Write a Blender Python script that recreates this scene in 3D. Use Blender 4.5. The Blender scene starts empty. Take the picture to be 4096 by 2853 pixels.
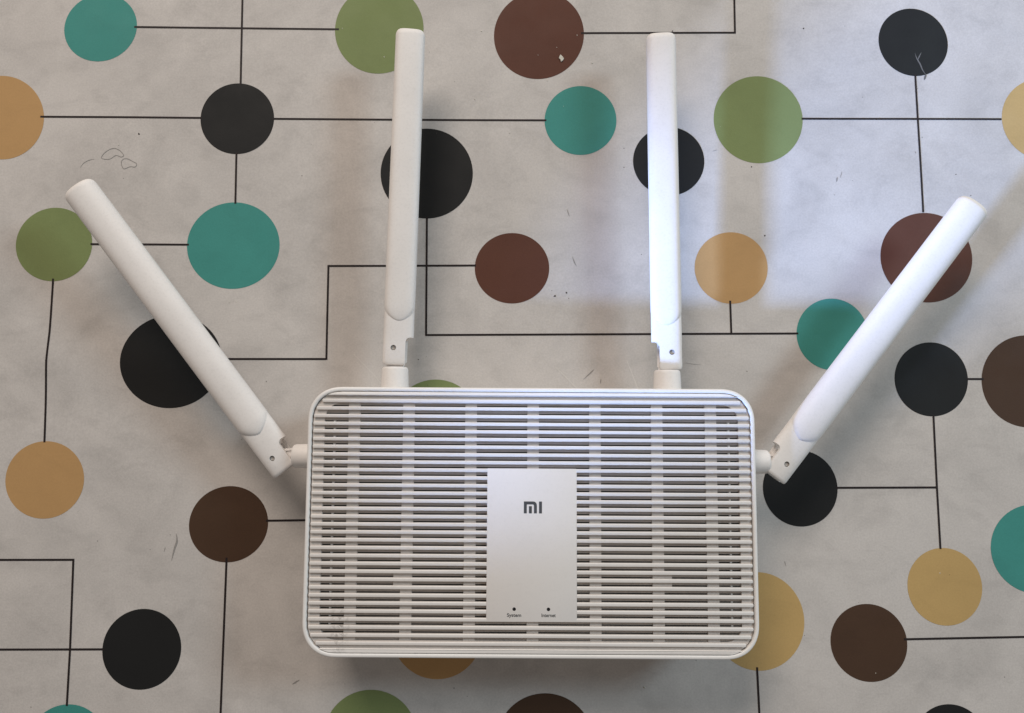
import bpy, bmesh, math, random
from mathutils import Vector, Matrix, noise

random.seed(7)
scene = bpy.context.scene
col = scene.collection
R = math.radians
MM = 0.001

# ------------------------------------------------------------------ camera
cam_data = bpy.data.cameras.new('camera')
cam = bpy.data.objects.new('camera', cam_data)
col.objects.link(cam)
cam.location = (-0.0105, 0.0542, 0.459)
cam.rotation_euler = (R(5.0), 0, 0)
cam_data.sensor_width = 36.0
cam_data.lens = 26.36
cam_data.clip_start = 0.01
cam_data.clip_end = 50
scene.camera = cam

# ------------------------------------------------------------------ light
world = bpy.data.worlds.new('World')
scene.world = world
world.use_nodes = True
bg = world.node_tree.nodes['Background']
bg.inputs[0].default_value = (1.0, 0.92, 0.86, 1)
bg.inputs[1].default_value = 0.208

def aim(o, target):
    d = Vector(target) - o.location
    o.rotation_euler = d.to_track_quat('-Z', 'Y').to_euler()

def area_lamp(name, loc, target, sx, sy, watts, color, spread=180):
    l = bpy.data.lights.new(name, 'AREA')
    l.shape = 'RECTANGLE'; l.size = sx; l.size_y = sy
    l.energy = watts; l.color = color; l.spread = R(spread)
    o = bpy.data.objects.new(name, l); col.objects.link(o)
    o.location = loc; aim(o, target)
    return o

# broad soft room light from behind the router, warm
area_lamp('room_light', (-0.55, 1.85, 1.50), (0.0, 0.1, 0), 1.2, 0.7, 38.5, (1.0, 0.885, 0.79))
# cooler window light from the back right
area_lamp('right_window_light', (1.50, 0.72, 1.12), (0.05, 0.0, 0), 0.42, 0.36, 14.5, (0.68, 0.87, 1.0))
# cool daylight coming in low from the front left, a narrow beam
sp = bpy.data.lights.new('window_daylight', 'SPOT')
sp.energy = 122; sp.color = (0.33, 0.52, 1.0); sp.spot_size = R(11.4); sp.spot_blend = 0.20; sp.shadow_soft_size = 0.047
so = bpy.data.objects.new('window_daylight', sp); col.objects.link(so)
so.location = (-0.71, -0.405, 0.415); aim(so, (0.312, 0.280, 0))

scene.view_settings.view_transform = 'Standard'
scene.view_settings.look = 'None'
scene.view_settings.exposure = 0.0
scene.view_settings.gamma = 1.0
scene.view_settings.use_curve_mapping = False

# ------------------------------------------------------------------ helpers
def link_mesh(name, verts, faces, mat, parent=None, smooth=False, **props):
    me = bpy.data.meshes.new(name)
    me.from_pydata([tuple(v) for v in verts], [], faces)
    me.update()
    return link(name, me, mat, parent, smooth, **props)

def link(name, me, mat, parent=None, smooth=False, **props):
    if mat and not me.materials:
        me.materials.append(mat)
    if smooth:
        me.polygons.foreach_set('use_smooth', [True] * len(me.polygons))
    o = bpy.data.objects.new(name, me)
    col.objects.link(o)
    if parent: o.parent = parent
    for k, v in props.items(): o[k] = v
    return o

def bm_link(name, bm, mat, parent=None, smooth=False, angle=None, **props):
    bmesh.ops.recalc_face_normals(bm, faces=bm.faces)
    me = bpy.data.meshes.new(name)
    bm.to_mesh(me); bm.free()
    o = link(name, me, mat, parent, smooth or angle is not None, **props)
    if angle is not None:
        me.set_sharp_from_angle(angle=R(angle))
    return o

def new_mat(name):
    m = bpy.data.materials.new(name); m.use_nodes = True
    nt = m.node_tree
    return m, nt, nt.nodes['Principled BSDF']

def node(nt, kind, **inp):
    n = nt.nodes.new(kind)
    for k, v in inp.items():
        if hasattr(n, k): setattr(n, k, v)
        else: n.inputs[k.replace('_', ' ')].default_value = v
    return n

def ramp(nt, fac, stops):
    r = nt.nodes.new('ShaderNodeValToRGB')
    while len(r.color_ramp.elements) < len(stops): r.color_ramp.elements.new(0.5)
    for e, (p, c) in zip(r.color_ramp.elements, stops):
        e.position = p; e.color = (c, c, c, 1) if not hasattr(c, '__len__') else (*c, 1)
    nt.links.new(fac, r.inputs[0])
    return r.outputs[0]

def noise_tex(nt, vec, scale, detail=4, rough=0.55, dist=0.0):
    n = nt.nodes.new('ShaderNodeTexNoise')
    n.inputs['Scale'].default_value = scale
    n.inputs['Detail'].default_value = detail
    n.inputs['Roughness'].default_value = rough
    n.inputs['Distortion'].default_value = dist
    nt.links.new(vec, n.inputs['Vector'])
    return n.outputs[0]

def mul(nt, a, b, mode='MULTIPLY', fac=1.0):
    m = nt.nodes.new('ShaderNodeMix'); m.data_type = 'RGBA'; m.blend_type = mode
    m.inputs[0].default_value = fac
    for s, i in ((a, 6), (b, 7)):
        if hasattr(s, 'links'): nt.links.new(s, m.inputs[i])
        else: m.inputs[i].default_value = (*s, 1)
    return m.outputs[2]

# ------------------------------------------------------------------ materials
def vinyl(name, base, mottle=0.19, rough=0.58):
    """printed vinyl: the same faint smudging and leathery relief on every ink"""
    m, nt, b = new_mat(name)
    tc = nt.nodes.new('ShaderNodeTexCoord').outputs['Object']
    big = ramp(nt, noise_tex(nt, tc, 14, 5, 0.6, 0.6), [(0.30, 1 - mottle), (0.62, 1.0)])
    streak_map = node(nt, 'ShaderNodeMapping'); streak_map.inputs['Rotation'].default_value = (0, 0, R(-38))
    streak_map.inputs['Scale'].default_value = (1.0, 1.6, 1.0)
    nt.links.new(tc, streak_map.inputs['Vector'])
    mid = ramp(nt, noise_tex(nt, streak_map.outputs[0], 46, 4, 0.6, 0.5), [(0.28, 1 - mottle * 0.55), (0.50, 1.0)])
    fine = ramp(nt, noise_tex(nt, tc, 900, 2, 0.5), [(0.3, 1 - mottle * 0.6), (0.7, 1.0)])
    c = mul(nt, mul(nt, mul(nt, base, big), mid), fine)
    nt.links.new(c, b.inputs['Base Color'])
    rr = ramp(nt, noise_tex(nt, tc, 40, 4), [(0.3, rough - 0.07), (0.7, rough + 0.09)])
    nt.links.new(rr, b.inputs['Roughness'])
    b.inputs['Specular IOR Level'].default_value = 0.2
    grain = noise_tex(nt, tc, 1400, 2, 0.6)
    wave = noise_tex(nt, tc, 16, 2, 0.5)
    b1 = node(nt, 'ShaderNodeBump', Strength=0.12, Distance=0.0004)
    nt.links.new(grain, b1.inputs['Height'])
    b2 = node(nt, 'ShaderNodeBump', Strength=0.5, Distance=0.002)
    nt.links.new(wave, b2.inputs['Height']); nt.links.new(b1.outputs[0], b2.inputs['Normal'])
    nt.links.new(b2.outputs[0], b.inputs['Normal'])
    return m

INK = {
    'cloth': vinyl('grey_vinyl', (0.575, 0.54, 0.508)),
    'teal': vinyl('teal_print', (0.055, 0.262, 0.228), 0.10),
    'green': vinyl('olive_print', (0.195, 0.240, 0.095), 0.09),
    'orange': vinyl('ochre_print', (0.46, 0.275, 0.118), 0.08),
    'yellow': vinyl('sand_print', (0.50, 0.335, 0.135), 0.10),
    'brown': vinyl('brown_print', (0.100, 0.038, 0.024), 0.10),
    'umber': vinyl('umber_print', (0.067, 0.036, 0.021), 0.10),
    'black': vinyl('black_print', (0.013, 0.013, 0.013), 0.06),
    'line': vinyl('line_print', (0.020, 0.014, 0.014), 0.06),
    'scuff': vinyl('scuff_grey', (0.34, 0.32, 0.30), 0.30),
    'ring': vinyl('dried_drop_edge', (0.30, 0.28, 0.265), 0.20),
    'crumb': vinyl('pale_crumb', (0.66, 0.63, 0.55), 0.20),
    'pale_scuff': vinyl('pale_scuff', (0.16, 0.155, 0.15), 0.3),
    'faint': vinyl('faint_crease', (0.60, 0.57, 0.535), 0.1),
    'dirt': vinyl('dark_dirt', (0.06, 0.05, 0.045), 0.3),
}

def plastic(name, base, rough, dust=0.05, dirt=False):
    m, nt, b = new_mat(name)
    tc = nt.nodes.new('ShaderNodeTexCoord').outputs['Object']
    v = ramp(nt, noise_tex(nt, tc, 30, 5, 0.65), [(0.3, 1 - dust), (0.65, 1.0)])
    c = mul(nt, base, v)
    fine = ramp(nt, noise_tex(nt, tc, 700, 3, 0.6), [(0.28, 1 - dust), (0.5, 1.0)])
    c = mul(nt, c, fine)
    if dirt:   # the rubbed grey smear on the slats at the front left corner and a few faint flecks
        d = node(nt, 'ShaderNodeMapping')
        d.inputs['Location'].default_value = (0.1035 / 0.0065, 0.058 / 0.017, 0)
        d.inputs['Scale'].default_value = (1 / 0.0065, 1 / 0.017, 0)
        nt.links.new(tc, d.inputs['Vector'])
        g = nt.nodes.new('ShaderNodeTexGradient'); g.gradient_type = 'SPHERICAL'
        nt.links.new(d.outputs[0], g.inputs[0])
        n = ramp(nt, noise_tex(nt, tc, 420, 4, 0.7), [(0.47, 0.0), (0.60, 1.0)])
        k = nt.nodes.new('ShaderNodeMath'); k.operation = 'MULTIPLY'; k.use_clamp = True
        nt.links.new(g.outputs[1], k.inputs[0]); nt.links.new(n, k.inputs[1])
        fl = ramp(nt, noise_tex(nt, tc, 150, 5, 0.75), [(0.70, 0.0), (0.78, 0.45)])
        k2 = nt.nodes.new('ShaderNodeMath'); k2.operation = 'MAXIMUM'
        nt.links.new(k.outputs[0], k2.inputs[0]); nt.links.new(fl, k2.inputs[1])
        mx = nt.nodes.new('ShaderNodeMix'); mx.data_type = 'RGBA'
        nt.links.new(k2.outputs[0], mx.inputs[0]); nt.links.new(c, mx.inputs[6])
        mx.inputs[7].default_value = (0.36, 0.335, 0.31, 1)
        c = mx.outputs[2]
    nt.links.new(c, b.inputs['Base Color'])
    rr = ramp(nt, noise_tex(nt, tc, 60, 4), [(0.3, rough - 0.06), (0.7, rough + 0.08)])
    nt.links.new(rr, b.inputs['Roughness'])
    b.inputs['Specular IOR Level'].default_value = 0.45
    bp = node(nt, 'ShaderNodeBump', Strength=0.06, Distance=0.0003)
    nt.links.new(noise_tex(nt, tc, 1500, 2), bp.inputs['Height'])
    nt.links.new(bp.outputs[0], b.inputs['Normal'])
    return m

WHITE = plastic('white_plastic', (0.83, 0.81, 0.785), 0.42, 0.05)
RIBS = plastic('shaded_rib_plastic', (0.60, 0.545, 0.50), 0.6, 0.08)  # grille white toned down, painting in the shade below the slats
GRILLE = plastic('white_grille_plastic', (0.83, 0.795, 0.76), 0.45, 0.05, True)
LIP_SHADE = plastic('lip_shade_plastic', (0.45, 0.40, 0.36), 0.7, 0.12)  # same plastic greyed further: shade of the grooves put into the colour
PANEL = plastic('white_panel_plastic', (0.79, 0.755, 0.725), 0.38, 0.03)
ANT = plastic('white_antenna_plastic', (0.79, 0.755, 0.725), 0.55, 0.06)
PIN = plastic('grey_pin_metal', (0.42, 0.39, 0.36), 0.4, 0.1)
DARKGREY = plastic('dark_grey_print', (0.070, 0.072, 0.075), 0.5, 0.05)
BLACKHOLE = plastic('black_indicator_window', (0.012, 0.012, 0.014), 0.35, 0.05)
BOARD = plastic('gap_darkening_board', (0.012, 0.013, 0.012), 0.6, 0.1)

# ------------------------------------------------------------------ the patterned vinyl
DOTS=[
 ('teal',-273.4,305.4,23.1,1.8,-1.1,22.5),
 ('orange',-332.8,246.0,26.5,0.0,-1.6,27.3),
 ('black',-184.2,245.4,23.2,0.6,-0.7,23.1),
 ('green',-95.3,304.3,28.3,0.9,-0.5,29.3),
 ('brown',6.7,300.3,28.7,0.6,0.1,29.1),
 ('teal',32.8,244.1,22.7,0.0,0.2,22.4),
 ('black',-64.1,210.0,29.0,0.0,-0.3,29.0),
 ('black',88.0,217.6,22.4,-0.3,0.4,22.2),
 ('green',145.0,244.7,28.1,-0.6,0.8,28.4),
 ('black',245.5,295.7,22.0,-1.8,1.0,22.4),
 ('yellow',325.5,244.9,26.5,-1.5,1.7,26.7),
 ('green',-295.4,164.4,23.7,1.1,-1.2,23.2),
 ('teal',-184.0,163.8,28.7,0.8,-0.9,27.4),
 ('black',-219.8,91.4,31.2,1.1,-1.1,28.7),
 ('orange',-293.7,19.4,23.8,0.8,-1.3,23.2),
 ('umber',-181.3,-7.0,23.8,1.1,-0.7,22.6),
 ('black',-230.5,-80.2,23.4,1.3,-1.0,23.3),
 ('teal',-272.5,-133.5,22.8,1.3,-1.1,21.6),
 ('green',-94.0,-130.2,27.5,0.5,-0.4,26.7),
 ('orange',-55.1,-70.7,27.1,0.0,-0.2,26.8),
 ('umber',8.9,-133.2,28.6,0.0,0.1,27.7),
 ('yellow',136.3,-64.0,27.4,-0.8,0.8,28.6),
 ('umber',201.7,-76.5,22.8,-1.5,0.9,22.5),
 ('yellow',248.5,-43.9,22.3,-1.3,1.1,22.7),
 ('teal',304.4,-21.7,27.1,-1.3,1.6,26.4),
 ('black',163.9,14.3,22.6,-0.8,0.8,22.8),
 ('black',247.6,-132.7,21.4,-1.3,1.1,20.9),
 ('umber',305.4,79.2,28.1,-1.1,1.7,28.2),
 ('black',246.5,80.4,22.4,-0.8,1.1,22.7),
 ('teal',186.8,108.1,22.0,-0.6,0.8,22.2),
 ('brown',247.0,156.1,28.5,-1.4,1.4,28.2),
 ('orange',125.5,149.6,22.7,-0.3,0.6,22.5),
 ('brown',-10.5,149.4,23.1,0.0,-0.0,22.2),
 ('green',-57.0,52.0,27.7,0.0,-0.2,28.2),
]
LINES=[
  [(-251.9, 305.8), (-121.1, 304.3)] ,
  [(-183.5, 335.9), (-182.8, 267.6)] ,
  [(-308.6, 246.5), (-206.5, 245.8)] ,
  [(-161.9, 245.3), (11.2, 244.2)] ,
  [(-184.0, 223.3), (-183.6, 190.3)] ,
  [(-63.7, 182.0), (-63.4, 107.6)] ,
  [(-63.9, 107.6), (165.9, 108.6)] ,
  [(-124.8, 150.9), (-32.9, 151.1)] ,
  [(-124.6, 151.5), (-124.5, 92.3)] ,
  [(-193.5, 92.8), (-124.5, 92.8)] ,
  [(-272.7, 164.5), (-211.6, 164.2)] ,
  [(-294.9, 142.8), (-295.3, 109.4), (-296.1, 92.0), (-295.2, 41.9)] ,
  [(-158.8, -5.0), (-125.6, -4.6)] ,
  [(-328.6, -28.2), (-273.3, -28.1)] ,
  [(-273.7, -27.5), (-273.1, -80.3), (-273.4, -112.8)] ,
  [(-325.4, -80.5), (-253.0, -80.3)] ,
  [(-181.8, -26.8), (-182.4, -116.8), (-182.5, -127.2)] ,
  [(33.6, 301.4), (132.4, 302.0)] ,
  [(132.1, 335.9), (131.9, 301.5)] ,
  [(172.5, 245.2), (298.7, 244.8)] ,
  [(245.7, 274.0), (245.8, 245.2), (246.3, 184.7)] ,
  [(124.4, 129.0), (124.6, 108.8)] ,
  [(268.3, 80.5), (278.5, 80.5)] ,
  [(246.8, 58.4), (246.7, 13.8), (247.0, -21.8)] ,
  [(185.8, 14.6), (246.8, 14.8)] ,
  [(134.8, -90.6), (135.4, -116.8), (135.6, -127.2)] ,
  [(222.7, -74.5), (294.2, -73.1), (305.9, -72.8)] ,
]

def cloth_z(x, y):
    """slow unevenness of the sheet, in metres (x, y in metres)"""
    p = Vector((x * 5.0, y * 5.0, 3.1))
    z = 0.0011 * noise.noise(p) + 0.00035 * noise.noise(p * 2.7)
    # a long flattened fold that crosses the left side, and one running up on the right of it
    z += 0.0009 * math.exp(-((y - 0.086 + 0.02 * x) / 0.016) ** 2) / (1 + math.exp((x + 0.14) / 0.03))
    # lies flat under the feet of the router
    k = min(1.0, max(0.0, (max(abs(x) / 0.14, abs(y) / 0.095) - 1.0) / 0.6))
    return z * k

NX, NY = 260, 220
X0, X1, Y0, Y1 = -0.75, 0.75, -0.60, 0.80
vs = [(X0 + (X1 - X0) * i / NX, Y0 + (Y1 - Y0) * j / NY) for j in range(NY + 1) for i in range(NX + 1)]
vs = [(x, y, cloth_z(x, y)) for x, y in vs]
fs = [(j * (NX + 1) + i, j * (NX + 1) + i + 1, (j + 1) * (NX + 1) + i + 1, (j + 1) * (NX + 1) + i)
      for j in range(NY) for i in range(NX)]
cloth = link_mesh('table_covering', vs, fs, INK['cloth'], smooth=True, kind='structure',
                  label='grey vinyl covering printed with coloured dots and thin black lines')

def print_dot(n, cx, cy, ux, uy, vx, vy, lift=0.00010):
    rings, seg = 8, 72
    verts = [(cx * MM, cy * MM)]
    for r in range(1, rings + 1):
        for s in range(seg):
            a = 2 * math.pi * s / seg; q = r / rings
            verts.append(((cx + q * (ux * math.cos(a) + vx * math.sin(a))) * MM,
                          (cy + q * (uy * math.cos(a) + vy * math.sin(a))) * MM))
    verts = [(x, y, cloth_z(x, y) + lift) for x, y in verts]
    faces = [(0, 1 + s, 1 + (s + 1) % seg) for s in range(seg)]
    for r in range(1, rings):
        o0 = 1 + (r - 1) * seg; o1 = 1 + r * seg
        for s in range(seg):
            faces.append((o0 + s, o1 + s, o1 + (s + 1) % seg, o0 + (s + 1) % seg))
    return link_mesh('printed_dot', verts, faces, INK[n], cloth, smooth=True)

names = {'teal': 'teal', 'green': 'olive green', 'orange': 'ochre orange', 'yellow': 'sand yellow',
         'brown': 'reddish brown', 'umber': 'dark brown', 'black': 'black'}
for d in DOTS:
    o = print_dot(*d)
    o['label'] = names[d[0]] + ' printed dot'

def ribbon(pts, w, lift, name, mat, parent, step=6.0, taper=False):
    """flat strip along a polyline (mm), following the sheet"""
    path = []
    for a, b in zip(pts, pts[1:]):
        L = math.dist(a, b); n = max(1, int(L / step))
        for k in range(n): path.append((a[0] + (b[0] - a[0]) * k / n, a[1] + (b[1] - a[1]) * k / n))
    path.append(pts[-1])
    verts, faces = [], []
    for i, p in enumerate(path):
        a = path[max(0, i - 1)]; b = path[min(len(path) - 1, i + 1)]
        dx, dy = b[0] - a[0], b[1] - a[1]; l = math.hypot(dx, dy) or 1
        ww = w * (math.sin(math.pi * min(0.97, max(0.03, i / max(1, len(path) - 1)))) if taper else 1.0)
        for s in (-1, 1):
            x = (p[0] - s * dy / l * ww / 2) * MM; y = (p[1] + s * dx / l * ww / 2) * MM
            verts.append((x, y, cloth_z(x, y) + lift))
    for i in range(len(path) - 1):
        faces.append((2 * i, 2 * i + 2, 2 * i + 3, 2 * i + 1))
    return link_mesh(name, verts, faces, mat, parent)

for l in LINES:
    ribbon(l, 1.25, 0.00016, 'printed_line', INK['line'], cloth)

# ------------------------------------------------------------------ wear, drops and crumbs on the sheet
def smooth_loop(pts, n=6, close=True):
    out = []; N = len(pts)
    rng = range(N) if close else range(N - 1)
    for i in rng:
        p0, p1, p2, p3 = (pts[(i + k - 1) % N] if close else pts[min(N - 1, max(0, i + k - 1))] for k in range(4))
        for k in range(n):
            t = k / n
            out.append(tuple(0.5 * ((2 * b) + (c - a) * t + (2 * a - 5 * b + 4 * c - d) * t * t + (-a + 3 * b - 3 * c + d) * t ** 3)
                             for a, b, c, d in zip(p0, p1, p2, p3)))
    out.append(out[0] if close else pts[-1])
    return out

drop_a = [(-268.5, 219.6), (-266.0, 223.5), (-261.5, 225.8), (-257.5, 224.6), (-254.6, 221.4), (-256.2, 220.2), (-259.5, 221.2), (-263.5, 218.8)]
drop_b = [(-255.9, 216.5), (-254.6, 218.8), (-252.0, 219.0), (-248.9, 217.4), (-246.3, 215.9), (-247.0, 213.8), (-250.3, 213.9), (-254.2, 212.6)]
arc_c = [(-281.8, 213.0), (-279.6, 216.2), (-276.0, 218.2), (-272.4, 218.9)]
for pts, cl in ((drop_a, True), (drop_b, True), (arc_c, False)):
    ribbon(smooth_loop(pts, 6, cl), 0.34, 0.00014, 'dried_drop_outline', INK['ring'], cloth, step=1.0, taper=not cl)
# pale cracked scrape on the top right black dot
for pts, w in (([(246.2, 288.6), (247.2, 285.0), (249.2, 281.0), (250.6, 277.0), (252.8, 273.6)], 0.9),
               ([(250.4, 289.0), (248.8, 286.0), (247.6, 283.4)], 0.7), ([(252.6, 274.6), (251.2, 270.6)], 1.3)):
    ribbon(smooth_loop(pts, 5, False), w, 0.00018, 'scrape', INK['pale_scuff'], cloth, step=0.8, taper=True)
# grey streaks
for pts, w in (([(-212.6, -12.6), (-212.0, -17.0), (-213.4, -22.0), (-214.8, -28.6)], 1.5), ([(-218.8, -20.6), (-219.6, -23.6)], 0.5),
               ([(-140.6, -100.4), (-138.6, -99.2), (-136.2, -97.8)], 1.2), ([(195.4, 206.8), (196.6, 211.0)], 0.55),
               ([(192.9, 204.2), (193.6, 207.4)], 1.4), ([(115.6, 224.0), (118.6, 224.9)], 0.6), ([(27.0, 156.6), (28.2, 153.2), (29.6, 150.4)], 0.9),
               ([(23.8, 187.0), (25.4, 182.0)], 0.8), ([(33.0, 80.0), (38.0, 84.6), (40.0, 86.6)], 0.9), ([(44.0, 80.6), (43.7, 77.6)], 0.8),
               ([(95.0, 90.4), (101.0, 89.6), (106.0, 89.2)], 0.3), ([(153.0, -28.8), (153.8, -31.8)], 0.6), ([(243.0, 223.8), (243.5, 222.4)], 0.6)):
    ribbon(smooth_loop(pts, 5, False), w*0.8, 0.00012, 'scuff_mark', INK['scuff'], cloth, step=0.8, taper=True)
# faint straight fold lines behind the router
for pts in ([(-108.0, 96.0), (-96.0, 84.0), (-86.0, 72.0)], [(16.0, 88.0), (26.0, 78.0), (33.0, 71.0)], [(60.0, 92.0), (66.0, 76.0), (69.0, 66.0)]):
    ribbon(pts, 0.6, 0.00010, 'fold_line', INK['faint'], cloth)

def blob(bm, x, y, r, lift=0.0, h=0.5):
    """a tiny crumb or fleck: a squashed uneven dome"""
    n = 7; z = cloth_z(x * MM, y * MM) + lift
    ring = []
    a0 = random.random() * 6.28; ex = random.uniform(0.6, 1.0)
    for i in range(n):
        a = 2 * math.pi * i / n; rr = r * random.uniform(0.7, 1.2)
        px, py = rr * math.cos(a), rr * ex * math.sin(a)
        ring.append(bm.verts.new(((x + px * math.cos(a0) - py * math.sin(a0)) * MM, (y + px * math.sin(a0) + py * math.cos(a0)) * MM, z)))
    top = bm.verts.new((x * MM, y * MM, z + r * h * MM))
    for i in range(n): bm.faces.new((ring[i], ring[(i + 1) % n], top))

bm = bmesh.new()
for x, y, r in ((-245.7, 235.2, 0.9), (23.2, 133.9, 0.75), (16.0, 131.9, 0.8), (14.1, 135.3, 0.35), (24.6, 130.4, 0.35), (70, 158, 0.3), (140, 214, 0.5),
                (147, 170, 0.6), (60.0, 226.0, 0.35), (92, 303, 0.6), (176, 305, 0.5), (268, 209, 0.5), (248, 233, 0.3), (-161, 79, 0.35), (203, 205, 0.3), (-58, 236, 0.35),
                (-228, -22, 0.3), (-68, 92.5, 0.4)):
    blob(bm, x, y, r, 0.0001, 0.35)
for k in range(60):
    blob(bm, random.uniform(-310, 310), random.uniform(-115, 315), random.choice((0.16, 0.2, 0.26, 0.34)), 0.0001, 0.3)
bm_link('dark_specks', bm, INK['dirt'], cloth, kind='stuff')
bm = bmesh.new()
for x, y, r in ((-258, 228, 0.5), (-119, 305, 0.35), (-92, 286, 0.5), (6, 287, 0.45), (12, 270, 0.4), (-30, 303, 0.6), (67.9, -102.1, 0.8), (-185, 128, 0.4), (-181, 128.4, 0.4),
                (246, -36, 0.5), (205, -94, 0.35), (-34, 258, 0.5), (-12, 236, 0.5), (40.5, 281.5, 0.6), (31, 300, 0.4), (18, 292, 0.3), (-47, 270, 0.4), (-172, 292, 0.3)):
    blob(bm, x, y, r, 0.00008, 0.7)
for k in range(40):
    blob(bm, random.uniform(-310, 310), random.uniform(-115, 315), random.choice((0.14, 0.18, 0.25)), 0.00008, 0.6)
bm_link('pale_crumbs', bm, INK['crumb'], cloth, kind='stuff')
chip = [(20.3, 287.2), (21.8, 285.8), (22.6, 284.4), (21.8, 283.0), (20.6, 282.2), (20.2, 283.8), (19.2, 284.6), (19.6, 286.0)]
bm = bmesh.new()
lo = [bm.verts.new((x * MM, y * MM, cloth_z(x * MM, y * MM) + 0.0003)) for x, y in chip]
hi = [bm.verts.new(((x * 0.9 + 2.09) * MM, (y * 0.9 + 28.47) * MM, cloth_z(x * MM, y * MM) + 0.0008)) for x, y in chip]
for i in range(8): bm.faces.new((lo[i], lo[(i + 1) % 8], hi[(i + 1) % 8], hi[i]))
bm.faces.new(hi)
bm_link('paint_chip', bm, INK['crumb'], cloth)

# ------------------------------------------------------------------ the router
router = bpy.data.objects.new('wifi_router', None)
router.empty_display_size = 0.05
col.objects.link(router)
router.location = (-0.00005, 0.0, 0.0)
router.rotation_euler = (0, 0, R(-0.33))
router['label'] = 'white wireless router with a slatted top and four folded-out antennas'
router['category'] = 'router'

HX, HY, RAD, TOP = 124.0, 73.15, 19.0, 42.0     # mm

def rrect(off, z, seg=14, p=2.25):
    """rounded rectangle ring, inset by off (mm)"""
    r = max(1.0, RAD - off); hx, hy = HX - off, HY - off
    pts = []
    for cx, cy, a0 in ((hx - r, hy - r, 0), (-hx + r, hy - r, 90), (-hx + r, -hy + r, 180), (hx - r, -hy + r, 270)):
        for k in range(seg + 1):
            a = R(a0 + 90 * k / seg)
            c, s = math.cos(a), math.sin(a)
            c = math.copysign(abs(c) ** (2 / p), c) if abs(c) > 1e-6 else 0; s = math.copysign(abs(s) ** (2 / p), s) if abs(s) > 1e-6 else 0
            pts.append(((cx + r * c) * MM, (cy + r * s) * MM, z * MM))
    return pts

def loft(rings, cap_start=False, cap_end=False, closed=False):
    bm = bmesh.new()
    R_ = [[bm.verts.new(p) for p in ring] for ring in rings]
    n = len(R_[0])
    pairs = list(zip(R_, R_[1:])) + ([(R_[-1], R_[0])] if closed else [])
    for a, b in pairs:
        for i in range(n):
            bm.faces.new((a[i], a[(i + 1) % n], b[(i + 1) % n], b[i]))
    if cap_start: bm.faces.new(R_[0])
    if cap_end: bm.faces.new(R_[-1])
    return bm

# housing: a tapering tub, hollow at the top
bm = loft([rrect(18, 4.0), rrect(11, 4.0), rrect(8.0, 5.0), rrect(5.6, 13), rrect(3.4, 23), rrect(1.8, 33), rrect(0.9, 38.4),
           rrect(2.45, 38.4), rrect(2.9, 30), rrect(4, 28.0)], True, True)
bm_link('housing', bm, WHITE, router, angle=40)
# bezel ring
prof = [(0.35, 38.5), (0.0, 39.2), (0.0, 40.7), (0.12, 41.3), (0.42, 41.8), (0.85, 42.0), (1.75, 42.0), (2.10, 41.85), (2.30, 41.5), (2.35, 41.0), (2.35, 38.5)]
bm_link('bezel', loft([rrect(o, z) for o, z in prof], closed=True), WHITE, router, angle=50)
# board inside, coloured near black to make the slat gaps dark
bm = loft([rrect(4.2, 28.3), rrect(4.2, 29.6)], True, True)
bm_link('circuit_board', bm, BOARD, router)
# feet
for sx in (-1, 1):
    for sy in (-1, 1):
        bm = bmesh.new()
        bmesh.ops.create_cone(bm, cap_ends=True, segments=20, radius1=6 * MM, radius2=6.5 * MM, depth=4.0 * MM,
                              matrix=Matrix.Translation((sx * 82 * MM, sy * 36 * MM, 2.1 * MM)))
        bm_link('foot', bm, DARKGREY, router, angle=40)

# grille: frame ring below the slats, closing bands at the back and front edge, slats, cross ribs
GX, GY, GOFF = 121.3, 70.5, 2.65
def half_len(y, off=GOFF):
    """half length (mm) of the grille at height y: follows the rounded corner"""
    r = RAD - off; hx, hy = HX - off, HY - off
    d = abs(y) - (hy - r)
    if d <= 0: return hx
    p = 2.25
    return hx - r + r * max(0.0, 1 - (min(d, r) / r) ** p) ** (1 / p)

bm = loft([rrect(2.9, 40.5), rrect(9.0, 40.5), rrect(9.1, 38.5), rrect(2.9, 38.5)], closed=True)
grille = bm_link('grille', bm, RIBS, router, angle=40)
grille['label'] = 'white louvred grille of thin horizontal slats'

def edge_band(s):
    ys = [68.3 + (70.5 - 68.3) * k / 8 for k in range(9)]
    prof = []
    outer = [(half_len(y), y) for y in ys]
    loop = [(-x, s * y) for x, y in outer] + [(x, s * y) for x, y in reversed(outer)]
    bm = bmesh.new()
    cx, cy = 0, s * 69.4
    rings = []
    for ins, z in ((0, 40.7), (0, TOP - 0.35), (0.3, TOP - 0.05), (0.45, TOP)):
        ring = []
        for x, y in loop:
            yy = y
            if abs(y - s * 68.3) < 1e-6: yy = y + s * ins
            elif abs(y - s * 70.5) < 1e-6: yy = y - s * ins * 0.6
            xx = x - math.copysign(ins, x)
            ring.append(bm.verts.new((xx * MM, yy * MM, z * MM)))
        rings.append(ring)
    n = len(loop)
    for a, b in zip(rings, rings[1:]):
        for i in range(n): bm.faces.new((a[i], a[(i + 1) % n], b[(i + 1) % n], b[i]))
    bm.faces.new(rings[-1]); bm.faces.new(list(reversed(rings[0])))
    bm_link('edge_band', bm, GRILLE, grille, angle=35)
edge_band(1); edge_band(-1)

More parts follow.
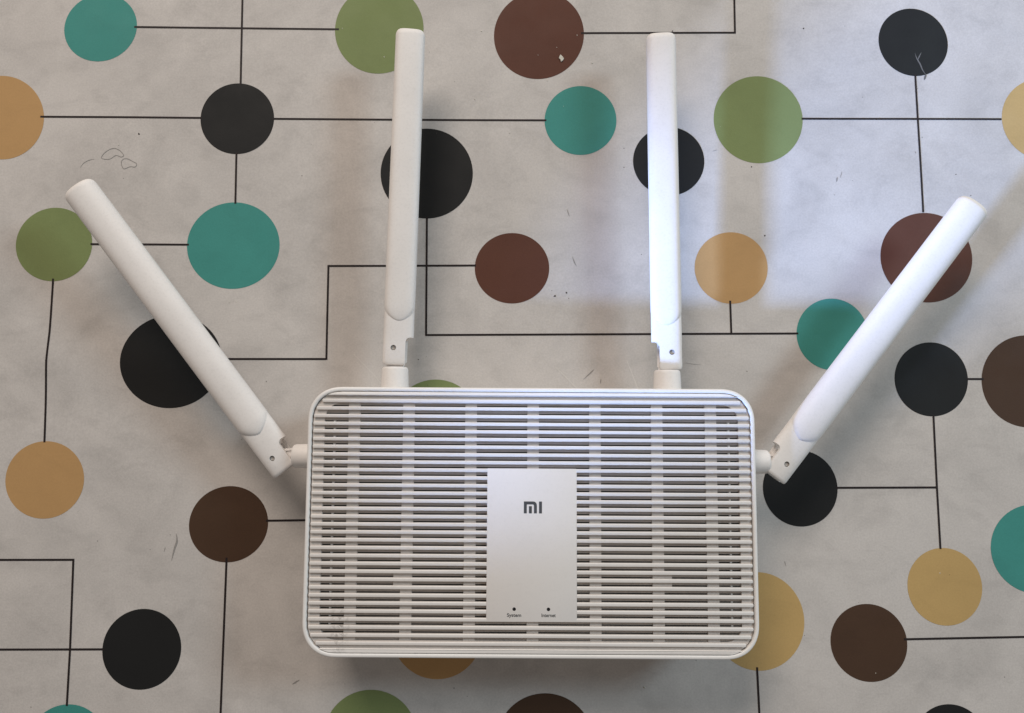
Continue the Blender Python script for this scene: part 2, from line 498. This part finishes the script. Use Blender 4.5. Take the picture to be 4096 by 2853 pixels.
# slat cross-section (y, z) relative to its centre line at the top surface; the lip below leans to the front
SLAT = [(0.93, -1.10), (0.94, -0.34), (0.87, -0.12), (0.66, 0.0), (-0.64, 0.0), (-0.87, -0.11), (-0.95, -0.33), (-0.95, -2.20),
        (-2.62, -2.35), (-2.66, -2.90), (0.93, -2.90)]
def slat(y, xa, xb, round_a, round_b):
    bm = bmesh.new()
    stations = []
    if round_a: stations += [(xa, 0.55), (xa + 0.15, 0.82), (xa + 0.5, 1.0)]
    else: stations += [(xa, 1.0)]
    if round_b: stations += [(xb - 0.5, 1.0), (xb - 0.15, 0.82), (xb, 0.55)]
    else: stations += [(xb, 1.0)]
    rings = []
    for x, k in stations:
        ring = []
        for yy, zz in SLAT:
            if zz > -1.15: q = (yy * k, zz - (1 - k) * 0.5 if zz > -0.5 else zz)
            else: q = (yy, zz)
            # the leaning lip stops short of the slat's end
            xx = x
            if zz < -1.15:
                if round_a: xx = max(xx, xa + 2.2)
                if round_b: xx = min(xx, xb - 2.2)
            ring.append(bm.verts.new((xx * MM, (y + q[0]) * MM, (TOP + q[1]) * MM)))
        rings.append(ring)
    n = len(SLAT)
    for a, b in zip(rings, rings[1:]):
        for i in range(n): bm.faces.new((a[i], a[(i + 1) % n], b[(i + 1) % n], b[i]))
    bm.faces.new(rings[0]); bm.faces.new(list(reversed(rings[-1])))
    for f in bm.faces:                      # the sunk lip is coloured darker to imitate groove shade
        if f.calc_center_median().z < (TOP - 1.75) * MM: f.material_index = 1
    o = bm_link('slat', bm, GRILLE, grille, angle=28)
    o.data.materials.append(LIP_SHADE)

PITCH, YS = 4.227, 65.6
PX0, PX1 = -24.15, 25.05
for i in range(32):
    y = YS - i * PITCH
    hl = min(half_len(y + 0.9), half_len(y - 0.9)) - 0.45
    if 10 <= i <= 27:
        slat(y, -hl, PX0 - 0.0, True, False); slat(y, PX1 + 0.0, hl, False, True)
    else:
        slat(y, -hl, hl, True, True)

def bar(name, x0, x1, y0, y1, z0, z1, mat, parent, bev=0.0):
    bm = bmesh.new()
    bmesh.ops.create_cube(bm, size=1.0, matrix=Matrix.Translation(((x0 + x1) / 2 * MM, (y0 + y1) / 2 * MM, (z0 + z1) / 2 * MM))
                          @ Matrix.Diagonal(((x1 - x0) * MM, (y1 - y0) * MM, (z1 - z0) * MM, 1)))
    if bev:
        bmesh.ops.bevel(bm, geom=bm.edges[:], offset=bev * MM, segments=2, profile=0.5, affect='EDGES')
    return bm_link(name, bm, mat, parent, angle=35)

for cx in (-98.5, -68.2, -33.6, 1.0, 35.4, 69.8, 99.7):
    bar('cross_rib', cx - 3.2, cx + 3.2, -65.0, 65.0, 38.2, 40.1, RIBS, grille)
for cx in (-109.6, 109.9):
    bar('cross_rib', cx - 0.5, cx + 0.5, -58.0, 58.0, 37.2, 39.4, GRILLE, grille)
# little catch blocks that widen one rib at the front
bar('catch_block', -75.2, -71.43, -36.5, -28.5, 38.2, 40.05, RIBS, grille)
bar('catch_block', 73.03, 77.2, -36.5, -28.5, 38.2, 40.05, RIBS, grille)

# label panel in the middle
PY1, PY0 = YS - 9 * PITCH + 1.06, YS - 28 * PITCH - 0.6
panel = bar('label_panel', PX0, PX1, PY0, PY1, 39.5, TOP + 0.02, PANEL, router, 0.22)
panel['label'] = 'smooth white panel with grey logo and two indicator lights'
PZ = TOP + 0.02

def poly_print(name, polys, mat, parent, z0=0.01, h=0.06):
    bm = bmesh.new()
    for poly in polys:
        lo = [bm.verts.new((x * MM, y * MM, (PZ + z0) * MM)) for x, y in poly]
        hi = [bm.verts.new((x * MM, y * MM, (PZ + z0 + h) * MM)) for x, y in poly]
        n = len(poly)
        for i in range(n): bm.faces.new((lo[i], lo[(i + 1) % n], hi[(i + 1) % n], hi[i]))
        bm.faces.new(hi)
    return bm_link(name, bm, mat, parent)

# the raised logo: an m made of an arch and an inner bar, and an I
lx, ly, lh = -4.0, 4.35, 6.45
def box2(x0, x1, y0, y1): return [(x0, y0), (x1, y0), (x1, y1), (x0, y1)]
arch = [(lx, ly), (lx + 1.62, ly), (lx + 1.62, ly + lh - 1.62), (lx + 4.95, ly + lh - 1.62)]
for k in range(1, 6):
    a = R(90 - 15 * k)
    arch.append((lx + 4.95 + 0.6 * math.cos(a), ly + lh - 2.22 + 0.6 * math.sin(a)))
arch += [(lx + 5.55, ly + lh - 2.3), (lx + 5.55, ly), (lx + 7.17, ly)]
arch += [(lx + 7.17, ly + lh - 2.1)]
for k in range(1, 7):
    a = R(15 * k)
    arch.append((lx + 5.07 + 2.1 * math.cos(a), ly + lh - 2.1 + 2.1 * math.sin(a)))
arch += [(lx, ly + lh)]
poly_print('logo', [arch, box2(lx + 2.78, lx + 4.40, ly, ly + lh - 2.55), box2(lx + 8.32, lx + 9.94, ly, ly + lh)], DARKGREY, panel)

for x in (-9.0, 9.6):
    bm = bmesh.new()
    bmesh.ops.create_circle(bm, cap_ends=True, segments=28, radius=0.96 * MM, matrix=Matrix.Translation((x * MM, -46.9 * MM, (PZ + 0.012) * MM)))
    bm_link('indicator_light', bm, BLACKHOLE, panel)

def lettering(text, x, y, width, name):
    c = bpy.data.curves.new(name, 'FONT')
    c.body = text; c.align_x = 'CENTER'; c.align_y = 'CENTER'; c.size = 2.6 * MM; c.extrude = 0.02 * MM; c.offset = 0.055 * MM
    t = bpy.data.objects.new(name, c); col.objects.link(t)
    bpy.context.view_layer.update()
    k = width * MM / max(1e-6, t.dimensions.x)
    me = bpy.data.meshes.new_from_object(t.evaluated_get(bpy.context.evaluated_depsgraph_get()))
    bpy.data.objects.remove(t)
    me.transform(Matrix.Translation((x * MM, y * MM, (PZ + 0.03) * MM)) @ Matrix.Diagonal((k, 1.0, 1, 1)))
    me.materials.clear()
    return link(name, me, DARKGREY, panel)
lettering('System', -9.0, -50.15, 7.7, 'lettering')
lettering('Internet', 9.6, -50.15, 7.7, 'lettering')

# ------------------------------------------------------------------ antennas
def superellipse(a, bt, bb, n, count=40):
    pts = []
    for k in range(count):
        t = 2 * math.pi * k / count
        c, s = math.cos(t), math.sin(t)
        x = a * math.copysign(abs(c) ** (2 / n), c)
        z = (bt if s > 0 else bb) * math.copysign(abs(s) ** (2 / n), s)
        pts.append((x, z))
    return pts

def antenna(pivot, tip, a, mirror, collar_from, collar_dir, cr0, cr1, roll, label):
    P = Vector(pivot) * MM; T = Vector(tip) * MM
    yax = (T - P).normalized()
    xax = yax.cross(Vector((0, 0, 1))).normalized(); zax = xax.cross(yax)
    M3 = Matrix((xax, yax, zax)).transposed() @ Matrix.Rotation(R(roll), 3, 'Y')
    M = Matrix.Translation(P) @ M3.to_4x4()
    L = (T - P).length / MM
    sgn = -1 if mirror else 1
    off = 2.6 * sgn                       # the pin sits off the centre line, away from the notch
    side = a > 9.5
    BT, BB = (6.4, 4.8) if side else (5.0, 4.0)
    NS = 2.2 if side else 3.0
    KT = 4.7 if side else 3.7; KN = 2.35 if side else 3.0      # knuckle height and section
    # blade
    rings = []
    st = []
    y0 = 15.6
    for k in range(12):                    # rounded lower end of the raised blade
        t = (k + 0.25) / 12
        st.append((y0 + 9.5 * (1 - math.cos(math.pi / 2 * t)), math.sin(math.pi / 2 * t) ** 0.8))
    ys = [q[0] for q in st]
    for (yy, q) in st:
        sec = superellipse(a * q, KT - 0.05 + (BT - KT + 0.05) * q ** 1.3, BB * 0.9 * q, NS)
        rings.append([(x + off, yy, z) for x, z in sec])
    n_mid = 26
    for k in range(1, n_mid + 1):
        yy = 26.8 + (L - 4.2 - 26.8) * k / n_mid
        w = 1.0 - 0.025 * k / n_mid
        sec = superellipse(a * w, BT, BB, NS)
        rings.append([(x + off, yy, z) for x, z in sec])
    for k in range(1, 8):
        t = k / 7
        q = math.cos(math.pi / 2 * t * 0.96)
        w = 0.975 * (1 - 0.36 * (1 - q)); h = 1 - 0.62 * (1 - q)
        sec = superellipse(a * w, BT * h, BB * h, NS)
        rings.append([(x + off, L - 4.2 + 4.2 * math.sin(math.pi / 2 * t), z) for x, z in sec])
    rings = [[M @ (Vector(p) * MM) for p in r] for r in rings]
    blade = bm_link('antenna', loft(rings, True, True), ANT, router, angle=50)
    blade['label'] = label
    # knuckle: flatter fork the blade grows out of
    rings = []
    for yy, q, h in ((-9.9, 0.88, 0.70), (-9.7, 0.94, 0.84), (-9.2, 0.98, 0.93), (-8.0, 1.0, 1.0), (0, 1.0, 1.0), (10, 1.0, 1.0), (22, 0.995, 1.0), (34, 0.985, 0.97), (40, 0.93, 0.8)):
        sec = superellipse((a - 0.15) * q, KT * h, (BB - 0.2) * h, KN)
        rings.append([(x + off, yy, z) for x, z in sec])
    bmk = loft(rings, True, True)
    bmesh.ops.recalc_face_normals(bmk, faces=bmk.faces)
    mk = bpy.data.meshes.new('knuckle'); bmk.to_mesh(mk); bmk.free()
    ok = bpy.data.objects.new('knuckle_raw', mk); col.objects.link(ok)
    cutters = []
    def cutter(bm):
        bmesh.ops.recalc_face_normals(bm, faces=bm.faces)
        m = bpy.data.meshes.new('cutter'); bm.to_mesh(m); bm.free()
        o = bpy.data.objects.new('cutter', m); col.objects.link(o); cutters.append(o)
        md = ok.modifiers.new('b', 'BOOLEAN'); md.operation = 'DIFFERENCE'; md.object = o; md.solver = 'EXACT'
    # notch on one side, rounded inner corner
    xe = off + sgn * (a - 4.7)
    outl = [(xe, -14)]
    rr = 2.6
    for k in range(9):
        t = R(180 - 90 * k / 8)
        outl.append((xe + sgn * (rr + rr * math.cos(t)), 6.2 - rr + rr * math.sin(t)))
    outl += [(off + sgn * (a + 3), 6.2), (off + sgn * (a + 3), -14)]
    bm = bmesh.new()
    lo = [bm.verts.new((x, y, -3.5)) for x, y in outl]; hi = [bm.verts.new((x, y, 9)) for x, y in outl]
    n = len(outl)
    for i in range(n): bm.faces.new((lo[i], lo[(i + 1) % n], hi[(i + 1) % n], hi[i]))
    bm.faces.new(lo); bm.faces.new(list(reversed(hi)))
    cutter(bm)
    # slot between the fork plates
    bm = bmesh.new()
    bmesh.ops.create_cube(bm, size=1.0, matrix=Matrix.Translation((off, -5.2, -0.45)) @ Matrix.Diagonal((40, 19.0, 3.9, 1)))
    cutter(bm)
    # pin hole
    bm = bmesh.new()
    bmesh.ops.create_cone(bm, cap_ends=True, segments=24, radius1=1.55, radius2=1.55, depth=8, matrix=Matrix.Translation((0, 0, 5.0)))
    cutter(bm)
    bpy.context.view_layer.update()
    dg = bpy.context.evaluated_depsgraph_get()
    me = bpy.data.meshes.new_from_object(ok.evaluated_get(dg))
    for o in cutters + [ok]: bpy.data.objects.remove(o)
    me.transform(M @ Matrix.Diagonal((MM, MM, MM, 1)))
    me.name = 'knuckle'; me.materials.clear()
    k = link('knuckle', me, ANT, blade, True)
    me.set_sharp_from_angle(angle=R(32))
    # pin
    bm = bmesh.new()
    bmesh.ops.create_cone(bm, cap_ends=True, segments=20, radius1=1.3, radius2=1.22, depth=6.0, matrix=Matrix.Translation((0, 0, KT - 4.0)))
    bm.transform(M @ Matrix.Diagonal((MM, MM, MM, 1)))
    bm_link('hinge_pin', bm, PIN, blade, angle=40)
    # collar growing out of the housing
    C0 = Vector(collar_from) * MM; cd = Vector(collar_dir)
    q = cd.to_track_quat('Z', 'Y').to_matrix()
    Lc = cd.length * MM
    rings = []
    for t, r in ((0, cr0), (0.5, (cr0 + cr1) / 2), (0.93, cr1 + 0.05), (0.975, cr1 - 0.25), (1.0, cr1 - 0.8), (1.0, cr1 - 2.5)):
        rings.append([C0 + q @ Vector((r * MM * math.cos(2 * math.pi * s / 40), r * MM * math.sin(2 * math.pi * s / 40), Lc * t)) for s in range(40)])
    bm_link('collar', loft(rings, True, True), ANT, blade, angle=35)
    # neck: tab from the collar to the pin, with a raised rib
    E = C0 + cd * MM
    d2 = (P - E); ln = d2.length / MM
    dx = d2.normalized(); side = dx.cross(Vector((0, 0, 1))).normalized(); up = side.cross(dx)
    Mn = Matrix.Translation(E) @ Matrix((dx, side, up)).transposed().to_4x4() @ Matrix.Diagonal((MM, MM, MM, 1))
    outl = [(-2.5, -4.9), (ln - 1.0, -4.6)]
    for s in range(1, 9):
        t = R(-90 + 180 * s / 9)
        outl.append((ln - 1.0 + 4.6 * math.cos(t), 4.6 * math.sin(t)))
    outl += [(ln - 1.0, 4.6), (-2.5, 4.9)]
    bm = bmesh.new()
    lo = [bm.verts.new((x, y, -2.3)) for x, y in outl]; hi = [bm.verts.new((x, y, 1.40)) for x, y in outl]
    n = len(outl)
    for i in range(n): bm.faces.new((lo[i], lo[(i + 1) % n], hi[(i + 1) % n], hi[i]))
    bm.faces.new(lo); bm.faces.new(list(reversed(hi)))
    for yy, wv in ((0.2, 0.7), (-3.6, 0.5), (3.6, 0.5)):
        bmesh.ops.create_cube(bm, size=1.0, matrix=Matrix.Translation((2.2, yy, 1.6)) @ Matrix.Diagonal((5.5, wv, 0.6, 1)))
    bm.transform(Mn)
    bm_link('neck', bm, ANT, blade, angle=35)
    return blade

antenna((-79.7, 96.6, 26), (-75.2, 286.8, 30), 8.9, False, (-78.7, 66.0, 25), (0, 19.4, 0), 8.3, 7.5, 6,
        'rear antenna standing over the olive green and black dots')
antenna((81.4, 94.8, 26), (79.2, 285.2, 30), 8.9, True, (79.0, 66.0, 25), (0, 18.5, 0), 8.3, 7.5, -6,
        'rear antenna that points straight back past the small black dot')
antenna((-146.8, 33.0, 26), (-264.4, 186.6, 36), 9.95, False, (-117.0, 34.0, 25), (-19.0, 0, 0), 7.2, 6.7, 0,
        'side antenna leaning out over the big black dot')
antenna((145.2, 31.4, 26), (259.8, 180.6, 32), 9.9, True, (117.0, 32.3, 25), (19.2, 0, 0), 7.2, 6.7, 0,
        'side antenna leaning out over the teal and brown dots')
